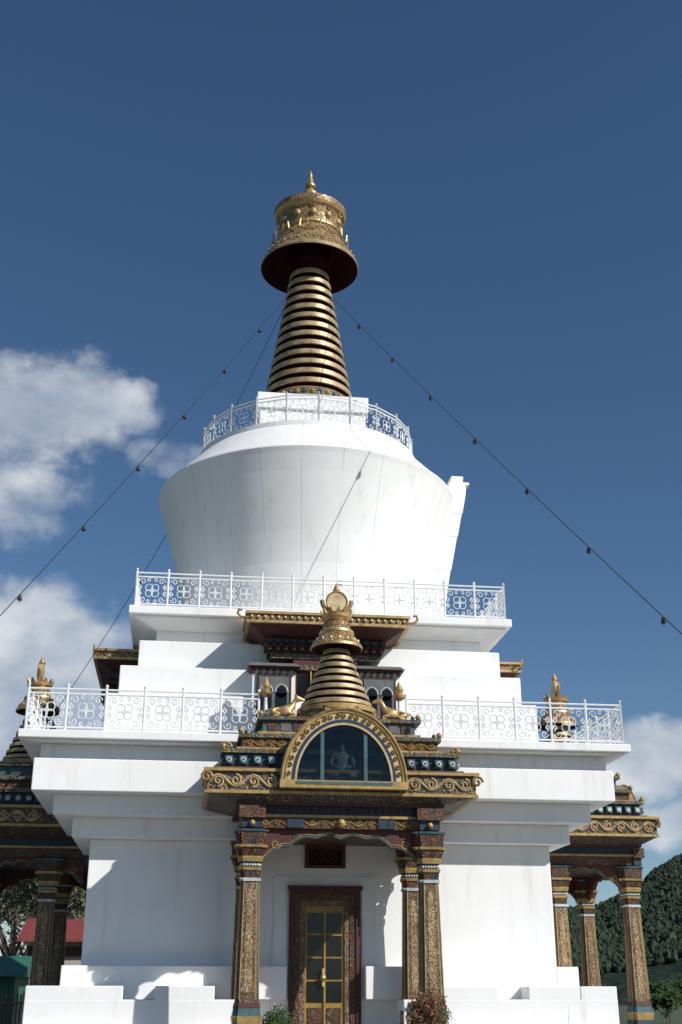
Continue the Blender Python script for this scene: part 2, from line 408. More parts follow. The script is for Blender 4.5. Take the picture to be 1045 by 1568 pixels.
def ring(x,yf,z0,z1,k): pb.box(-x,x,yf,YB,z0,z1,k)
ring(1.90,-7.76,3.10,3.30,'redo')
ring(1.96,-7.82,3.30,3.35,'goldp')
ring(1.92,-7.78,3.35,3.52,'blue')
for i in range(27):
    x=-1.86+i*3.72/26; pb.ball((x,-7.80,3.43),.04,'red',8)
ring(2.05,-7.90,3.52,3.58,'red')
pb.fru(2.10,-7.90,2.62,-8.10,YB,3.581,3.70,'goldb')
vine(pb,-1.85,1.85,-7.77,3.12,3.29,16,'goldp',.010)
pb.ball((0,-7.80,3.2),.09,'goldp',12)
for s_ in (-1,1):
    pb.box(s_*.9-.16,s_*.9+.16,-7.80,-7.7,3.11,3.295,'blue')
for cx in (-1.75,1.75):
    pb.box(cx-.2,cx+.2,-7.90,-7.7,3.09,3.27,'blue'); pb.box(cx-.26,cx+.26,-7.97,-7.7,3.27,3.5,'redo')
    pb.ball((cx,-7.93,3.17),.06,'goldp')
ring(2.70,-8.13,3.70,3.76,'goldp'); ring(2.66,-8.10,3.76,4.12,'goldb'); ring(2.73,-8.16,4.12,4.18,'goldp')
for a_,b_ in ((-2.62,-1.25),(1.25,2.62)):
    vine(pb,a_,b_,-8.11,3.78,4.10,4,'pgold',.022)
for s_ in (-1,1): vine(pb,-8.05,-6.0,s_*2.67,3.78,4.10,6,'pgold',.022,s_)
for s_ in (-1,1):
    pb.tube2(spiral(s_*2.68,4.0,.12,0,1.3,1,12),.03,Vector((0,-8.15,0)),X_,Vector((0,-1,0)),'gold')
    pb.tube2(spiral(s_*2.30,4.62,.10,0,1.3,1,12),.028,Vector((0,-7.92,0)),X_,Vector((0,-1,0)),'goldp')
ring(2.46,-7.97,4.18,4.24,'red'); ring(2.30,-7.84,4.24,4.52,'blue'); ring(2.40,-7.93,4.52,4.60,'tealo')
n=17
for i in range(n):
    x=-2.24+i*4.48/(n-1)
    if abs(x)<1.1: continue
    pb.box(x-.075,x+.075,-7.93,-7.8,4.30,4.46,'teal'); pb.rod((x,-7.96,4.38),(x,-7.92,4.38),.055,'pale',10); pb.rod((x,-7.975,4.38),(x,-7.95,4.38),.022,'blue',6)
for s_ in (-1,1):
    for i in range(9):
        y=-7.75+i*.24; x0,x1=sorted((s_*2.28,s_*2.38)); pb.box(x0,x1,y-.075,y+.075,4.30,4.46,'teal'); pb.rod((s_*2.37,y,4.38),(s_*2.41,y,4.38),.055,'pale',10)
ring(2.10,-7.80,4.60,4.66,'goldp'); ring(1.98,-7.72,4.66,4.86,'redo'); ring(2.06,-7.78,4.86,4.94,'tealo')
for a_,b_ in ((-1.95,-1.1),(1.1,1.95)): vine(pb,a_,b_,-7.73,4.67,4.85,4,'goldp',.012)
ring(1.66,-7.62,4.94,5.02,'goldp'); ring(1.56,-7.55,5.02,5.26,'teal'); ring(1.68,-7.63,5.26,5.335,'tealo')
for s_ in (-1,1):
    for k in range(3):
        xc=s_*(.85+.26*k); pb.box(xc-.10,xc+.10,-7.57,-7.5,5.05,5.23,'slate' if k%2 else 'redo')
for s_ in (-1,1):
    for (x,y,z) in ((2.36,-7.9,4.6),(2.02,-7.76,4.94),(1.62,-7.6,5.335)):
        pb.ball((s_*x,y,z+.05),.06,'goldp',8); pb.ball((s_*(x-.11),y,z+.03),.045,'teal',8)
def ell(a,h,z0,n=36): return [(a*math.cos(math.pi*t/n),z0+h*math.sin(math.pi*t/n)) for t in range(n+1)]
def band(a,h,za,b,hb_,zb,y,k,yb=None):
    A=ell(a,h,za);B=ell(b,hb_,zb);n=len(A);vs=[(p[0],y,p[1]) for p in A]+[(p[0],y if yb is None else yb,p[1]) for p in B]
    pb.add(vs,[(i,i+1,n+i+1,n+i) for i in range(n-1)],k)
Z0=3.93
band(1.23,1.44,Z0,1.23,1.44,Z0,-8.26,'gold',-7.3)
band(1.23,1.44,Z0,1.17,1.38,Z0,-8.262,'goldp')
band(1.17,1.38,Z0,1.03,1.23,Z0,-8.255,'pgold')
band(1.03,1.23,Z0,.97,1.16,Z0,-8.27,'blue')
band(.97,1.16,Z0,.93,1.12,Z0,-8.275,'pgold')
band(.93,1.12,Z0,.93,1.12,Z0,-8.275,'goldp',-7.75)
O_=Vector((0,-8.27,0)); NN=Vector((0,-1,0))
pb.tube2(ell(1.23,1.44,Z0),.028,O_,X_,NN,'gold')
pb.tube2(ell(1.165,1.375,Z0),.012,O_,X_,NN,'goldp')
for t in range(1,26):
    a=math.pi*t/26; cu,cv=1.10*math.cos(a),Z0+1.305*math.sin(a)
    pb.tube2(spiral(cu,cv,.058,a,1.2,1 if t%2 else -1,9),.013,O_,X_,NN,'yel',depth=.02)
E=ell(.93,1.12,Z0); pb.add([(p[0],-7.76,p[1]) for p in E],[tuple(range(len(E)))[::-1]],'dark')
pb.box(-1.26,1.26,-8.30,-8.0,3.80,3.95,'goldp'); pb.box(-.95,.95,-8.31,-8.2,3.87,3.925,'teal')
for s_ in (-1,1): pb.box(s_*.43-.035,s_*.43+.035,-8.24,-8.21,3.95,3.93+.97,'teal')
pb.box(-2.6,2.6,-8.5,YB-.6,GZ-.1,-.86,'stone')
for k in range(4): pb.box(-1.5,1.5,-8.5-.32*(k+1),-8.5-.32*k-.002,GZ-.1,-.86-.185*(k+1)+.001*k,'stone')
porch_me=pb.mesh('porch')
gb=MB(); gb.add([(p[0],-8.20,p[1]) for p in E],[tuple(range(len(E)))[::-1]],'nglass'); glass_me=gb.mesh('niche_glazing')
# porch spire
ps=MB()
ps.loft([(math.cos(2*math.pi*(k+.5)/8),math.sin(2*math.pi*(k+.5)/8)) for k in range(8)],[(5.3,.95),(5.42,.95),(5.42,.86),(5.55,.86),(5.551,.3)],'goldc',0,-7.0)
pr=[(.84,5.5,'goldp'),(.84,5.6,'goldp'),(.74,5.62,'brown')]
N=8; z=5.62; dz=(6.96-5.62)/N
for i in range(N):
    r=.76+(.29-.76)*(i/(N-1))
    pr+=[(r-.07,z,'maroon'),(r-.04,z+.015,'maroon'),(r-.01,z+.02,'ring'),(r,z+.035,'ring'),(r-.015,z+dz*.66,'ring'),(r-.04,z+dz*.74,'brown'),(r-.08,z+dz*.80,'maroon')]
    z+=dz
pr+=[(.22,6.96,'maroon'),(.24,7.1,'maroon'),(.54,6.93,'gold'),(.56,6.94,'gold'),(.555,6.99,'goldc'),(.46,7.13,'goldc'),(.36,7.25,'gold'),(.38,7.28,'gold'),(.37,7.33,'goldc'),(.30,7.38,'goldc'),(.30,7.50,'gold'),(.22,7.54,'gold'),(.32,7.62,'gold'),(.33,7.68,'gold'),(.1,7.70,'gold'),(.1,7.75,'gold')]
ps.lathe(pr,'gold',40,0,-7.0)
for i in range(16):
    a=2*math.pi*i/16; ps.ball((.47*math.cos(a),-7+.47*math.sin(a),7.08),.04,'gold',6,1.4)
for i in range(12):
    a=2*math.pi*i/12; c,s_=math.cos(a),math.sin(a)
    ps.hexa([(c*.26+s_*.075,-7+s_*.26-c*.075,7.64),(c*.30+s_*.075,-7+s_*.30-c*.075,7.64),(c*.30-s_*.075,-7+s_*.30+c*.075,7.64),(c*.26-s_*.075,-7+s_*.26+c*.075,7.64)],
            [(c*.34+s_*.02,-7+s_*.34-c*.02,7.80),(c*.36+s_*.02,-7+s_*.36-c*.02,7.80),(c*.36-s_*.02,-7+s_*.36+c*.02,7.80),(c*.34-s_*.02,-7+s_*.34+c*.02,7.80)],'gold')
vs=[];n=28
for yy in (-7.06,-6.94):
    vs+=[(.225*math.cos(2*math.pi*t/n),yy,8.0+.225*math.sin(2*math.pi*t/n)) for t in range(n)]
ps.add(vs,[tuple(range(n)),tuple(range(n,2*n))[::-1]]+[(t,n+t,n+(t+1)%n,(t+1)%n) for t in range(n)],'pgold')
ps.tube2([(.32*math.cos(math.pi+math.pi*t/16),8.04+.30*math.sin(math.pi+math.pi*t/16)) for t in range(17)],.05,Vector((0,-7,0)),X_,NN,'gold')
ps.tube2(circ(0,8.0,.225,28),.022,Vector((0,-7.06,0)),X_,NN,'gold',True)
ps.lathe([(.06,8.2),(.09,8.26),(.06,8.33),(.005,8.45)],'gold',12,0,-7.0)
for s_ in (-1,1):
    ps.lathe([(.04,5.17),(.04,6.0)],'rail',8,s_*1.45,-6.42)
    ps.lathe([(.05,6.0),(.13,6.06),(.14,6.12),(.07,6.16),(.10,6.24),(.05,6.34),(.005,6.44)],'gold',14,s_*1.45,-6.42)
spire_me=ps.mesh('porch_spire')

# upper window bay
wb=MB()
wb.box(-1.85,1.85,-5.5,-3.9,7.98,8.19,'goldc'); wb.box(-1.90,1.90,-5.55,-3.9,8.15,8.21,'gold'); wb.box(-1.88,1.88,-5.53,-3.9,7.94,8.0,'gold')
for s_ in (-1,1):
    wb.tube2([(s_*1.86,8.05),(s_*2.0,8.06),(s_*2.08,8.14),(s_*2.05,8.24),(s_*1.98,8.22)],.03,Vector((0,-5.5,0)),X_,NN,'gold')
wb.fru(1.42,-5.02,1.80,-5.45,-3.9,7.72,7.94,'red')
for i in range(24):
    x=-1.76+i*3.52/23; wb.ball((x,-5.52,8.075),.04,'pgold',6)
wb.box(-1.40,1.40,-5.0,-3.9,7.55,7.72,'redo')
for i in range(15):
    x=-1.3+i*2.6/14; wb.box(x-.05,x+.05,-5.14,-4.9,7.60,7.69,'blue'); wb.box(x-.045,x+.045,-5.08,-4.9,7.45,7.53,'red')
wb.box(-1.32,1.32,-4.95,-3.9,7.40,7.55,'brown'); wb.box(-1.28,1.28,-4.93,-3.9,7.28,7.40,'goldb')
wb.box(-.74,.74,-4.90,-3.9,5.2,7.28,'red')
for i in range(4):
    x=-.54+.36*i; wb.box(x-.14,x+.14,-4.94,-4.85,5.9,6.9,'glass'); wb.box(x-.17,x-.14,-4.96,-4.85,5.8,7.0,'goldp')
wb.box(-.74,.74,-4.98,-4.8,7.0,7.12,'goldb'); wb.box(-.74,.74,-4.98,-4.8,5.5,5.85,'redo')
for s_ in (-1,1):
    xc=s_*1.2
    wb.box(xc-.48,xc+.48,-5.12,-3.9,5.2,6.95,'white')
    wb.hexa([(xc-.60,-5.30,7.0),(xc+.60,-5.30,7.0),(xc+.60,-4.2,7.0),(xc-.60,-4.2,7.0)],[(xc-.52,-5.16,7.10),(xc+.52,-5.16,7.10),(xc+.52,-4.2,7.16),(xc-.52,-4.2,7.16)],'slate')
    wb.box(xc-.55,xc+.55,-5.22,-4.2,6.95,7.0,'red')
    for k in range(7): wb.box(xc-.50+k*.155,xc-.43+k*.155,-5.2,-5.0,6.86,6.93,'brown')
    wb.box(xc-.40,xc+.40,-5.16,-5.0,5.6,6.84,'brown')
    wb.box(xc-.34,xc+.34,-5.18,-5.0,5.7,6.78,'slate')
    for j in (-1,1):
        xx=xc+j*.17
        wb.box(xx-.13,xx+.13,-5.19,-5.0,5.78,6.40,'glass')
        wb.rod((xx,-5.19,6.42),(xx,-5.0,6.42),.13,'glass',14)
        wb.tube2([(xx+.14*math.cos(math.pi*t/10),6.42+.17*math.sin(math.pi*t/10)) for t in range(11)],.022,Vector((0,-5.19,0)),X_,NN,'pale')
bay_me=wb.mesh('window_bay')

# door
db=MB()
def fr_(x,z0,z1,t,y,k,yb=-4.9):
    db.box(-x,-x+t,y,yb,z0,z1,k); db.box(x-t,x,y,yb,z0,z1,k); db.box(-x+t,x-t,y,yb,z1-t,z1,k)
fr_(.76,-.86,2.18,.10,-5.13,'red')
fr_(.66,-.86,2.08,.13,-5.10,'redo')
fr_(.53,-.86,1.95,.11,-5.08,'col')
db.box(-.42,.42,-5.04,-4.9,-.86,1.84,'yel')
db.box(-.80,.80,-5.2,-4.9,2.18,2.25,'red')
for cx in (-.2,.2):
    for r_ in range(4):
        z0=-.05+r_*.45; db.box(cx-.165,cx+.165,-5.06,-5.0,z0,z0+.40,'glass')
    db.box(cx-.15,cx+.15,-5.06,-5.0,-.75,-.16,'redo')
db.box(-.02,.02,-5.075,-5.0,-.8,1.8,'yel')
db.rod((-.04,-5.12,.25),(-.04,-5.12,.6),.03,'pgold'); db.ball((-.04,-5.13,.42),.07,'gold')
db.box(-.44,.44,-5.10,-4.9,2.62,2.68,'red');db.box(-.44,.44,-5.10,-4.9,3.02,3.10,'red')
db.box(-.44,-.36,-5.10,-4.9,2.68,3.02,'red');db.box(.36,.44,-5.10,-4.9,2.68,3.02,'red')
db.box(-.36,.36,-5.03,-4.9,2.68,3.02,'dark')
for k in range(5):
    cu=-.28+.14*k
    for v_ in (2.77,2.92):
        db.tube2(circ(cu,v_,.065,8),.010,Vector((0,-5.06,0)),X_,NN,'red',True)
db.box(-1.1,-.80,-5.045,-4.9,.66,2.45,'white'); db.box(.80,1.1,-5.045,-4.9,.66,2.45,'white'); db.box(-.8,.8,-5.045,-4.9,2.252,2.45,'white')
door_me=db.mesh('door')
for a,sh in ((0,0),(90,.4),(-90,.4),(180,0)):
    t=Matrix.Rotation(R(a),4,'Z'); off=t@Vector((0,-sh,0))
    for nme_,me_,mv in (('porch',porch_me,1),('niche_glazing',glass_me,1),('porch_spire',spire_me,0),('window_bay',bay_me,0),('door',door_me,0)):
        o=obj(nme_,me_,stupa); o.rotation_euler=(0,0,R(a))
        if mv: o.location=off

# ---------------------------------------------------------------- skinned figures
def skin(name,pts,edges,rad,matk,parent=None,sub=2,loc=(0,0,0),scl=1,flip=False):
    me=bpy.data.meshes.new(name); f=-1 if flip else 1
    me.from_pydata([(p[0]*scl*f,p[1]*scl,p[2]*scl) for p in pts],edges,[]); me.materials.append(M[matk])
    o=obj(name,me,parent); o.location=loc
    sk=o.modifiers.new('skin','SKIN'); sk.use_smooth_shade=True
    sv=me.skin_vertices[0].data
    for i,r in enumerate(rad):
        rr=(r,r) if isinstance(r,(int,float)) else r
        sv[i].radius=(rr[0]*scl,rr[1]*scl); sv[i].use_root=(i==0)
    sb=o.modifiers.new('sub','SUBSURF'); sb.levels=sub; sb.render_levels=sub
    return o
def deer(loc,flip):
    P=[(-.22,0,.14),(-.05,0,.15),(.12,0,.17),(.20,0,.27),(.25,0,.38),(.31,0,.43),(.40,0,.41),(.46,0,.39)]
    E=[(i,i+1) for i in range(7)]; Rd=[.11,.105,.10,.065,.045,.055,.038,.022]
    def add(p,par,r): P.append(p); Rd.append(r); E.append((par,len(P)-1)); return len(P)-1
    for s_ in (-1,1):
        a=add((-.20,s_*.10,.10),0,.07); a=add((-.06,s_*.13,.06),a,.04); a=add((-.22,s_*.14,.03),a,.022); add((-.10,s_*.15,.02),a,.016)
        a=add((.13,s_*.09,.10),2,.045); a=add((.27,s_*.10,.08),a,.028); a=add((.20,s_*.11,.025),a,.02); add((.10,s_*.11,.02),a,.016)
        a=add((.27,s_*.06,.48),5,.018); add((.24,s_*.10,.52),a,.008)
    a=add((-.33,0,.17),0,.03); add((-.37,0,.13),a,.015)
    skin('deer_statue',P,E,Rd,'gold',None,2,loc,1.0,flip)
deer((-1.16,-7.36,5.335),False); deer((1.16,-7.36,5.335),True)
P=[(0,0,.12),(0,.02,.30),(0,.02,.48),(0,0,.58),(0,-.01,.68),(0,0,.78)]
E=[(0,1),(1,2),(2,3),(3,4),(4,5)];Rd=[(.17,.13),.12,(.15,.10),.05,.085,.04]
for s_ in (-1,1):
    o=len(P); P+=[(s_*.20,-.05,.09),(s_*.36,-.12,.08),(s_*.10,-.24,.07),(s_*.19,.02,.50),(s_*.25,0,.32),(s_*.08,-.17,.22)]
    Rd+=[.10,.08,.055,.06,.045,.035]; E+=[(0,o),(o,o+1),(o+1,o+2),(2,o+3),(o+3,o+4),(o+4,o+5)]
skin('niche_buddha',P,E,Rd,'fig',stupa,2,(0,-7.93,4.02),.95)

# ---------------------------------------------------------------- cables with bells
def cable(A,B,sag,nb,r=.010):
    A=Vector(A);B=Vector(B); mb=MB(); n=40; pts=[]
    for i in range(n+1):
        t=i/n; p=A.lerp(B,t); p.z-=sag*4*t*(1-t); pts.append(p)
    for i in range(n): mb.rod(pts[i],pts[i+1],r,'wire',4)
    for i in range(1,nb):
        t=i/nb; p=A.lerp(B,t); p.z-=sag*4*t*(1-t)
        mb.lathe([(.01,p.z),(.03,p.z-.02),(.04,p.z-.08),(.055,p.z-.12),(.01,p.z-.11)],'wire',8,p.x,p.y)
        mb.rod((p.x,p.y,p.z-.11),(p.x,p.y,p.z-.18),.01,'wire',4)
    obj('bell_cable',mb.mesh('bell_cable'))
cable((.60,-.3,20.1),(7.85,-18.9,-1.2),.25,11)
cable((-.60,-.3,20.1),(-10.4,-14.15,-.6),.30,10)
cable((-.6,.3,20.3),(-12.7,2.9,0),2.7,6)
for x,y,zt in ((7.85,-18.9,-1.1),(-10.4,-14.15,-.5),(-12.7,2.9,.1)):
    mb=MB(); mb.rod((x,y,GZ),(x,y,zt),.07,'slate',10); mb.lathe([(.3,GZ),(.3,GZ+.25),(.1,GZ+.3)],'stone',14,x,y); mb.ball((x,y,zt+.04),.1,'slate')
    obj('cable_post',mb.mesh('cable_post'))

# ---------------------------------------------------------------- ground
m,nt,b=nm('ground_paving'); v=coords(nt)
br=nt.nodes.new('ShaderNodeTexBrick'); br.inputs['Scale'].default_value=1.0
br.inputs['Color1'].default_value=(.22,.215,.20,1);br.inputs['Color2'].default_value=(.17,.165,.155,1);br.inputs['Mortar'].default_value=(.09,.09,.085,1)
br.inputs['Mortar Size'].default_value=.01; nt.links.new(v,br.inputs['Vector'])
g=ramp(nt,noise_n(nt,v,.8,8),[(.3,(.035,.055,.02)),(.7,(.07,.09,.035))])
sx=nt.nodes.new('ShaderNodeVectorMath'); sx.operation='LENGTH'; nt.links.new(v,sx.inputs[0])
far=mathn(nt,'GREATER_THAN',sx.outputs['Value'],34)
nt.links.new(mixc(nt,far,br.outputs['Color'],g),b.inputs['Base Color']); b.inputs['Roughness'].default_value=.85
M['ground']=m
g=MB(); S=6000; g.add([(-S,-S,GZ),(S,-S,GZ),(S,S,GZ),(-S,S,GZ)],[(0,1,2,3)],'ground'); obj('ground',g.mesh('ground'))

# hills
m,nt,b=nm('forest_hill'); v=coords(nt)
vo=nt.nodes.new('ShaderNodeTexVoronoi'); vo.inputs['Scale'].default_value=.22; nt.links.new(v,vo.inputs['Vector'])
c=ramp(nt,noise_n(nt,v,.010,9,.7),[(.38,(.020,.033,.020)),(.56,(.034,.050,.028)),(.72,(.075,.080,.048))])
c=mixc(nt,1.0,c,ramp(nt,vo.outputs['Distance'],[(0,(1.2,1.2,1.15)),(.8,(.5,.55,.6))]),'MULTIPLY')
c=mixc(nt,.05,c,(.16,.22,.30))  # bluish aerial haze blended into the hill's surface colour
nt.links.new(c,b.inputs['Base Color']); b.inputs['Roughness'].default_value=1; b.inputs['Specular IOR Level'].default_value=0
bump(nt,b,noise_n(nt,v,.12,6,.7),1,4)
M['hill']=m
def sstep(a,b_,x): t=max(0,min(1,(x-a)/(b_-a))); return t*t*(3-2*t)
def hill_h(az,rr):
    top=.026+.032*sstep(5,19,az)+.038*sstep(18,24,az)+.06*sstep(24,50,az)+.07*sstep(-15,-50,az)
    prof_=sstep(330,1150,rr)*(1-sstep(1250,2600,rr))
    x,y=rr*math.sin(R(az)),rr*math.cos(R(az))
    nz=noise.fractal(Vector((x*.0026,y*.0026,3)),1,2,6)*.16
    return GZ-.5+1150*top*prof_*(1+nz)+sstep(330,500,rr)*(noise.fractal(Vector((x*.07,y*.07,1)),.9,2,3)*1.6)
hv=[];hf=[];NA,NR=560,120
for i in range(NA+1):
    az=-70+120*i/NA
    for j in range(NR+1):
        rr=320+1700*(j/NR)**1.2
        hv.append((rr*math.sin(R(az)),-31+rr*math.cos(R(az)),hill_h(az,rr)))
for i in range(NA):
    for j in range(NR):
        a=i*(NR+1)+j; hf.append((a,a+1,a+NR+2,a+NR+1))
h=MB(); h.add(hv,hf,'hill',True); obj('hills',h.mesh('hills'))
def leafmat(name,c1,c2,sc=2):
    m,nt,b=nm(name); v=coords(nt)
    nt.links.new(ramp(nt,noise_n(nt,v,sc,4),[(.35,c1),(.65,c2)]),b.inputs['Base Color']); b.inputs['Roughness'].default_value=.7
    b.inputs['Specular IOR Level'].default_value=.2
    return m
M['farleaf']=leafmat('far_trees',(.018,.032,.018),(.040,.058,.030),.05)
f=MB()
for i in range(15000):
    az=random.uniform(13,26) if i%7 else random.uniform(-14,10); rr=370+ (random.random()**.75)*880
    x,y=rr*math.sin(R(az)),-31+rr*math.cos(R(az))
    if noise.noise(Vector((x*.010,y*.010,5)))<-.30: continue
    z=hill_h(az,rr)-.8; H=random.uniform(3.0,6.2); r=H*random.uniform(.28,.5)
    vs=[];k=6
    for zz,rf in ((.1,.7),(.42,1.0),(.75,.62)):
        for t in range(k):
            a=2*math.pi*t/k+zz*3; q_=r*rf*random.uniform(.6,1.3); vs.append((x+q_*math.cos(a),y+q_*math.sin(a),z+H*(zz+random.uniform(-.08,.08))))
    vs.append((x+random.uniform(-.3,.3)*r,y,z+H))
    fs=[(o+t,o+(t+1)%k,o+k+(t+1)%k,o+k+t) for o in (0,k) for t in range(k)]+[(2*k+t,2*k+(t+1)%k,3*k) for t in range(k)]
    f.add(vs,fs,'farleaf')
obj('forest',f.mesh('forest'))

# ---------------------------------------------------------------- near trees and shrubs
M['bark']=plain('bark',(.10,.08,.06),.9,0,8,.4)
M['leafa']=leafmat('olive_leaves',(.06,.075,.04),(.15,.16,.09),1.2)
M['leafb']=leafmat('dark_leaves',(.018,.04,.014),(.06,.10,.03),6)
M['leafc']=leafmat('dry_leaves',(.07,.05,.025),(.16,.11,.05),6)
M['flower']=plain('flower_petals',(.5,.12,.10),.6)
def tree(name,x,y,H,spread,lk,nl=3000,sz=.14,narrow=False):
    mb=MB(); rnd=random.Random(int(x*31+y*7))
    tips=[]
    def limb(p,dv,L,r,depth):
        q_=p+dv*L; mb.add(*cone(p,q_,r,r*.6),'bark')
        if depth==0: tips.append(q_); return
        for k in range(rnd.choice((3,4))):
            nd=(dv+Vector((rnd.uniform(-1,1),rnd.uniform(-1,1),rnd.uniform(-.2,.7)))*(.55 if narrow else .85)).normalized()
            limb(q_,nd,L*rnd.uniform(.55,.8),r*.55,depth-1)
        tips.append(p.lerp(q_,.7))
    def cone(a,b_,r0,r1,n=6):
        d_=(b_-a).normalized();u=d_.orthogonal().normalized();w=d_.cross(u);vs=[]
        for P_,rr in ((a,r0),(b_,r1)):
            for t in range(n): an=2*math.pi*t/n; vs.append(P_+u*(rr*math.cos(an))+w*(rr*math.sin(an)))
        return vs,[(t,(t+1)%n,n+(t+1)%n,n+t) for t in range(n)]
    base=Vector((x,y,GZ)); trunk=base+Vector((.1,.1,H*.3)); mb.add(*cone(base,trunk,H*.028,H*.02),'bark')
    for k in range(5):
        a=2*math.pi*k/5+rnd.random(); limb(trunk+Vector((0,0,H*.03*k)),Vector((math.cos(a)*spread,math.sin(a)*spread,1)).normalized(),H*.26,H*.012,3)
    for i in range(nl):
        t=rnd.choice(tips); p=t+Vector((rnd.gauss(0,1),rnd.gauss(0,1),rnd.gauss(0,1)))*H*.035
        u=Vector((rnd.uniform(-1,1),rnd.uniform(-1,1),rnd.uniform(-1,1))).normalized(); w=u.orthogonal().normalized(); s_=sz*rnd.uniform(.5,1.2)
        mb.add([p-u*s_,p+w*s_*.5,p+u*s_,p-w*s_*.5],[(0,1,2,3)],lk)
    obj(name,mb.mesh(name))
CX,CY=-3.058,-31.63
def pos(Z,X): return CX+Z*.1271+X*.9919, CY+Z*.9919-X*.1271
for Z,X,H,sp_ in ((58,-15.0,8.2,.45),(54,-12.2,7.2,.4),(66,-16.3,8.6,.5),(74,-15.2,8.5,.5),(62,-18.3,9.0,.5),(80,-21,10,.5)):
    x,y=pos(Z,X); tree('tree',x,y,H,sp_,'leafa',5500,.12)
for Z,X,H in ((60,17.5,2.4),(70,21,3.0),(64,16.0,2.0),(75,19,2.6),(90,24.5,3.2),(66,19.2,2.4)):
    x,y=pos(Z,X); tree('shrub_tree',x,y,H,.9,'leafb',3200,.10)
def shrub(x,y,top,r,lk,fl):
    mb=MB(); rnd=random.Random(int(x*100))
    mb.lathe([(.16,GZ),(.20,GZ+.02),(.26,GZ+.42),(.30,GZ+.44),(.30,GZ+.52),(.25,GZ+.52),(.24,GZ+.46),(.01,GZ+.46)],'stone',20,x,y)
    c=Vector((x,y,top-r*1.15))
    for k in range(26):
        dv=Vector((rnd.gauss(0,1),rnd.gauss(0,1),abs(rnd.gauss(0,1))+.3)).normalized()
        mb.rod((x,y,GZ+.46),c+dv*r*rnd.uniform(.5,1.0),.008,'bark',4)
    for i in range(4200):
        dv=Vector((rnd.gauss(0,1),rnd.gauss(0,1),rnd.gauss(0,1))).normalized()
        lump=.78+.35*noise.noise(dv*2.3+Vector((x,0,0)))
        p=c+Vector((dv.x*r,dv.y*r,dv.z*r*1.2))*lump*(rnd.random()**.35)
        u=Vector((rnd.uniform(-1,1),rnd.uniform(-1,1),rnd.uniform(-1,1))).normalized(); w=u.orthogonal().normalized(); s_=.022*rnd.uniform(.7,1.5)
        kk=lk if rnd.random()>fl else 'flower'
        mb.add([p-u*s_,p+w*s_*.5,p+u*s_,p-w*s_*.5],[(0,1,2,3)],kk)
    obj('potted_shrub',mb.mesh('potted_shrub'))
shrub(-1.34,-9.7,-.06,.42,'leafb',.02); shrub(1.20,-10.0,.26,.44,'leafc',.10)

# ---------------------------------------------------------------- background buildings left
M['redroof']=plain('red_roof_sheet',(.22,.045,.04),.6,0,3,.2)
M['green']=plain('green_sheet',(.03,.14,.09),.6,0,3,.2)
M['cream']=plain('cream_wall',(.40,.36,.30),.8,0,3,.15)
M['bamboo']=plain('bamboo',(.22,.17,.10),.8,0,12,.4)
x,y=pos(50,-10.1)
mb=MB()
mb.box(-1.9,1.9,-2,2,0,3.6,'cream')
mb.hexa([(-2.3,-2.6,3.6),(2.3,-2.6,3.6),(2.3,0,4.45),(-2.3,0,4.45)],[(-2.3,-2.6,3.7),(2.3,-2.6,3.7),(2.3,0,4.55),(-2.3,0,4.55)],'redroof')
mb.hexa([(-2.3,0,4.45),(2.3,0,4.45),(2.3,2.6,3.6),(-2.3,2.6,3.6)],[(-2.3,0,4.55),(2.3,0,4.55),(2.3,2.6,3.7),(-2.3,2.6,3.7)],'redroof')
mb.box(-1.95,1.95,-2.1,-2.0,3.1,3.45,'red')
for k in range(2):
    mb.box(-1.5+k*1.6,-.4+k*1.6,-2.06,-1.9,1.2,2.8,'brown'); mb.box(-1.38+k*1.6,-.52+k*1.6,-2.08,-1.9,1.35,2.65,'glass')
o=obj('red_roof_house',mb.mesh('red_roof_house')); o.location=(x,y,GZ)
x,y=pos(44,-14.0); mb=MB()
mb.box(-3,3,-2,2,0,2.3,'green'); mb.hexa([(-3.3,-2.4,2.3),(3.3,-2.4,2.3),(3.3,2.4,2.3),(-3.3,2.4,2.3)],[(-3.3,-.1,3.0),(3.3,-.1,3.0),(3.3,.1,3.0),(-3.3,.1,3.0)],'green')
for k in range(13): mb.box(-3+k*.48,-2.96+k*.48,-2.04,-1.9,0,2.3,'slate')
o=obj('green_shed',mb.mesh('green_shed')); o.location=(x,y,GZ)
mb=MB()
for k in range(110): 
    xx=-6+k*.11; mb.rod((xx,0,0),(xx+random.uniform(-.01,.01),0,1.8+random.uniform(-.06,.06)),.03,'bamboo',5)
for zz in (.5,1.5): mb.rod((-6,-.05,zz),(6,-.05,zz),.035,'bamboo',6)
x,y=pos(38,-13.0); o=obj('bamboo_fence',mb.mesh('bamboo_fence')); o.location=(x,y,GZ); o.rotation_euler=(0,0,R(-7))

# ---------------------------------------------------------------- light and sky
sun=bpy.data.lights.new('sun','SUN'); sun.energy=4.8; sun.angle=R(.5); sun.color=(1,.97,.92)
so=bpy.data.objects.new('sun',sun); scene.collection.objects.link(so)
dv=Vector((-1.1,1,-1.06)).normalized(); so.rotation_euler=dv.to_track_quat('-Z','Y').to_euler()
w=bpy.data.worlds.new('World'); scene.world=w; w.use_nodes=True; nt=w.node_tree
bg=nt.nodes['Background']; WS=.085; bg.inputs['Strength'].default_value=WS
sky=nt.nodes.new('ShaderNodeTexSky'); sky.sky_type='NISHITA'; sky.sun_disc=False
sky.sun_elevation=math.asin(-dv.z); sky.sun_rotation=math.atan2(1.1,-1.0)
sky.altitude=2300; sky.air_density=1.25; sky.dust_density=.9; sky.ozone_density=3.0
hs=nt.nodes.new('ShaderNodeHueSaturation'); hs.inputs['Saturation'].default_value=1.12; hs.inputs['Value'].default_value=.96
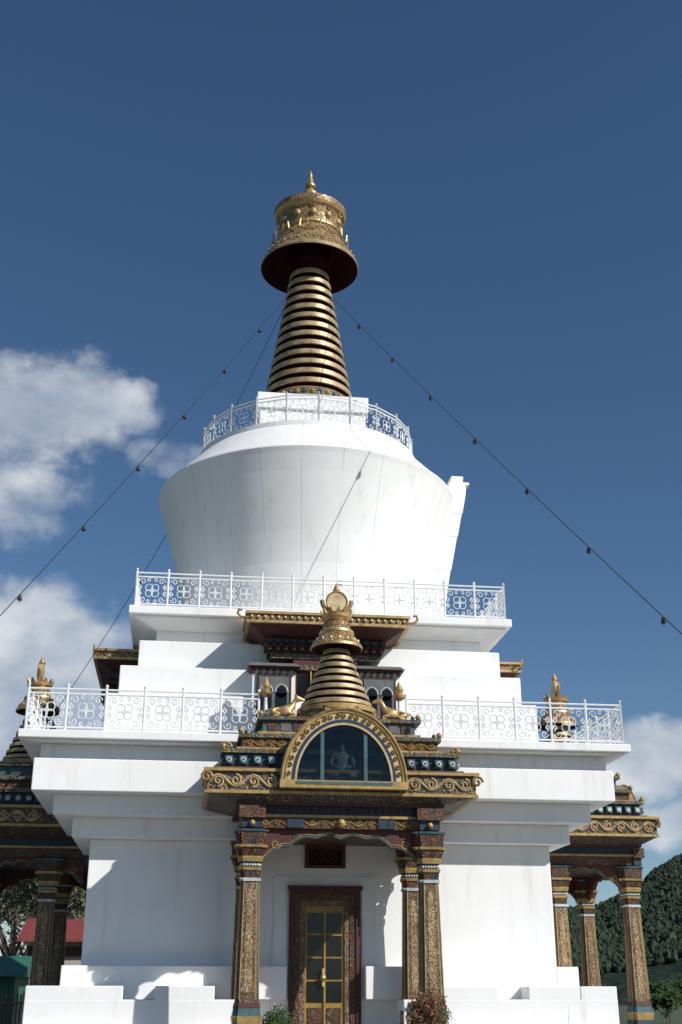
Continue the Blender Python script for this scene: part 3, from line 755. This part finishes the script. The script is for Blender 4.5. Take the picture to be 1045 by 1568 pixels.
nt.links.new(sky.outputs[0],hs.inputs['Color'])
tc=nt.nodes.new('ShaderNodeTexCoord'); D=tc.outputs['Generated']
n1=nt.nodes.new('ShaderNodeTexNoise'); n1.inputs['Scale'].default_value=11; n1.inputs['Detail'].default_value=7; n1.inputs['Roughness'].default_value=.6
nt.links.new(D,n1.inputs['Vector'])
va=nt.nodes.new('ShaderNodeVectorMath'); va.operation='MULTIPLY_ADD'; nt.links.new(n1.outputs['Color'],va.inputs[0]); va.inputs[1].default_value=(.09,.09,.09)
nt.links.new(D,va.inputs[2])
vs_=nt.nodes.new('ShaderNodeVectorMath'); vs_.operation='SUBTRACT'; nt.links.new(va.outputs[0],vs_.inputs[0]); vs_.inputs[1].default_value=(.045,.045,.045)
acc=None
for az,el,rx,rz,dens in ((-8.2,26.2,4.8,2.7,.95),(-4.6,26.6,2.6,1.7,.75),(-9,22.2,3.4,2.4,.66),(-1.2,24.6,3.4,1.5,.46),(-7.8,15.2,6.2,3.1,1),(-8.0,11.2,6.2,3.8,1),(-8.5,7.0,6,3,.7),(22.5,10.6,3.6,1.9,.95),(23,7.6,4,1.8,.85),(-60,20,20,9,.9),(60,25,25,9,.9),(150,25,30,9,.8)):
    c=Vector((math.cos(R(el))*math.sin(R(az)),math.cos(R(el))*math.cos(R(az)),math.sin(R(el))))
    s1=nt.nodes.new('ShaderNodeVectorMath'); s1.operation='SUBTRACT'; nt.links.new(vs_.outputs[0],s1.inputs[0]); s1.inputs[1].default_value=c
    s2=nt.nodes.new('ShaderNodeVectorMath'); s2.operation='MULTIPLY'; nt.links.new(s1.outputs[0],s2.inputs[0]); s2.inputs[1].default_value=(1/math.sin(R(rx)),1/math.sin(R(rx)),1/math.sin(R(rz)))
    s3=nt.nodes.new('ShaderNodeVectorMath'); s3.operation='LENGTH'; nt.links.new(s2.outputs[0],s3.inputs[0])
    mr=nt.nodes.new('ShaderNodeMapRange'); mr.interpolation_type='SMOOTHSTEP'; nt.links.new(s3.outputs['Value'],mr.inputs[0])
    mr.inputs[1].default_value=1.25; mr.inputs[2].default_value=.35; mr.inputs[3].default_value=0; mr.inputs[4].default_value=dens
    acc=mr.outputs[0] if acc is None else mathn(nt,'MAXIMUM',acc,mr.outputs[0])
n2=nt.nodes.new('ShaderNodeTexNoise'); n2.inputs['Scale'].default_value=16; n2.inputs['Detail'].default_value=8; n2.inputs['Roughness'].default_value=.56
mp=nt.nodes.new('ShaderNodeMapping'); mp.inputs['Scale'].default_value=(1,1,1.6); nt.links.new(D,mp.inputs['Vector']); nt.links.new(mp.outputs[0],n2.inputs['Vector'])
t_=mathn(nt,'ADD',acc,mathn(nt,'MULTIPLY',mathn(nt,'SUBTRACT',n2.outputs['Fac'],.5),1.5))
mr=nt.nodes.new('ShaderNodeMapRange'); mr.interpolation_type='SMOOTHSTEP'; nt.links.new(t_,mr.inputs[0]); mr.inputs[1].default_value=.12; mr.inputs[2].default_value=1.1
fac=mathn(nt,'MULTIPLY',mr.outputs[0],mathn(nt,'MINIMUM',mathn(nt,'MULTIPLY',acc,4.0),1.0))
n3=nt.nodes.new('ShaderNodeTexNoise'); n3.inputs['Scale'].default_value=9; n3.inputs['Detail'].default_value=6
nt.links.new(mp.outputs[0],n3.inputs['Vector'])
cc=ramp(nt,n3.outputs['Fac'],[(.38,(.42,.49,.60)),(.60,(.80,.83,.86))])
vsx=nt.nodes.new('ShaderNodeVectorMath'); vsx.operation='SCALE'; nt.links.new(cc,vsx.inputs[0]); vsx.inputs['Scale'].default_value=.92/WS
nt.links.new(mixc(nt,fac,hs.outputs[0],vsx.outputs[0]),bg.inputs['Color'])

# ---------------------------------------------------------------- camera
cam=bpy.data.cameras.new('camera'); co=bpy.data.objects.new('camera',cam); scene.collection.objects.link(co)
co.location=(CX,CY,0); co.rotation_euler=(R(90+22.2),0,R(-7.3))
cam.sensor_fit='VERTICAL'; cam.sensor_height=36; cam.sensor_width=24; cam.lens=42.0
cam.clip_start=.1; cam.clip_end=20000
scene.camera=co
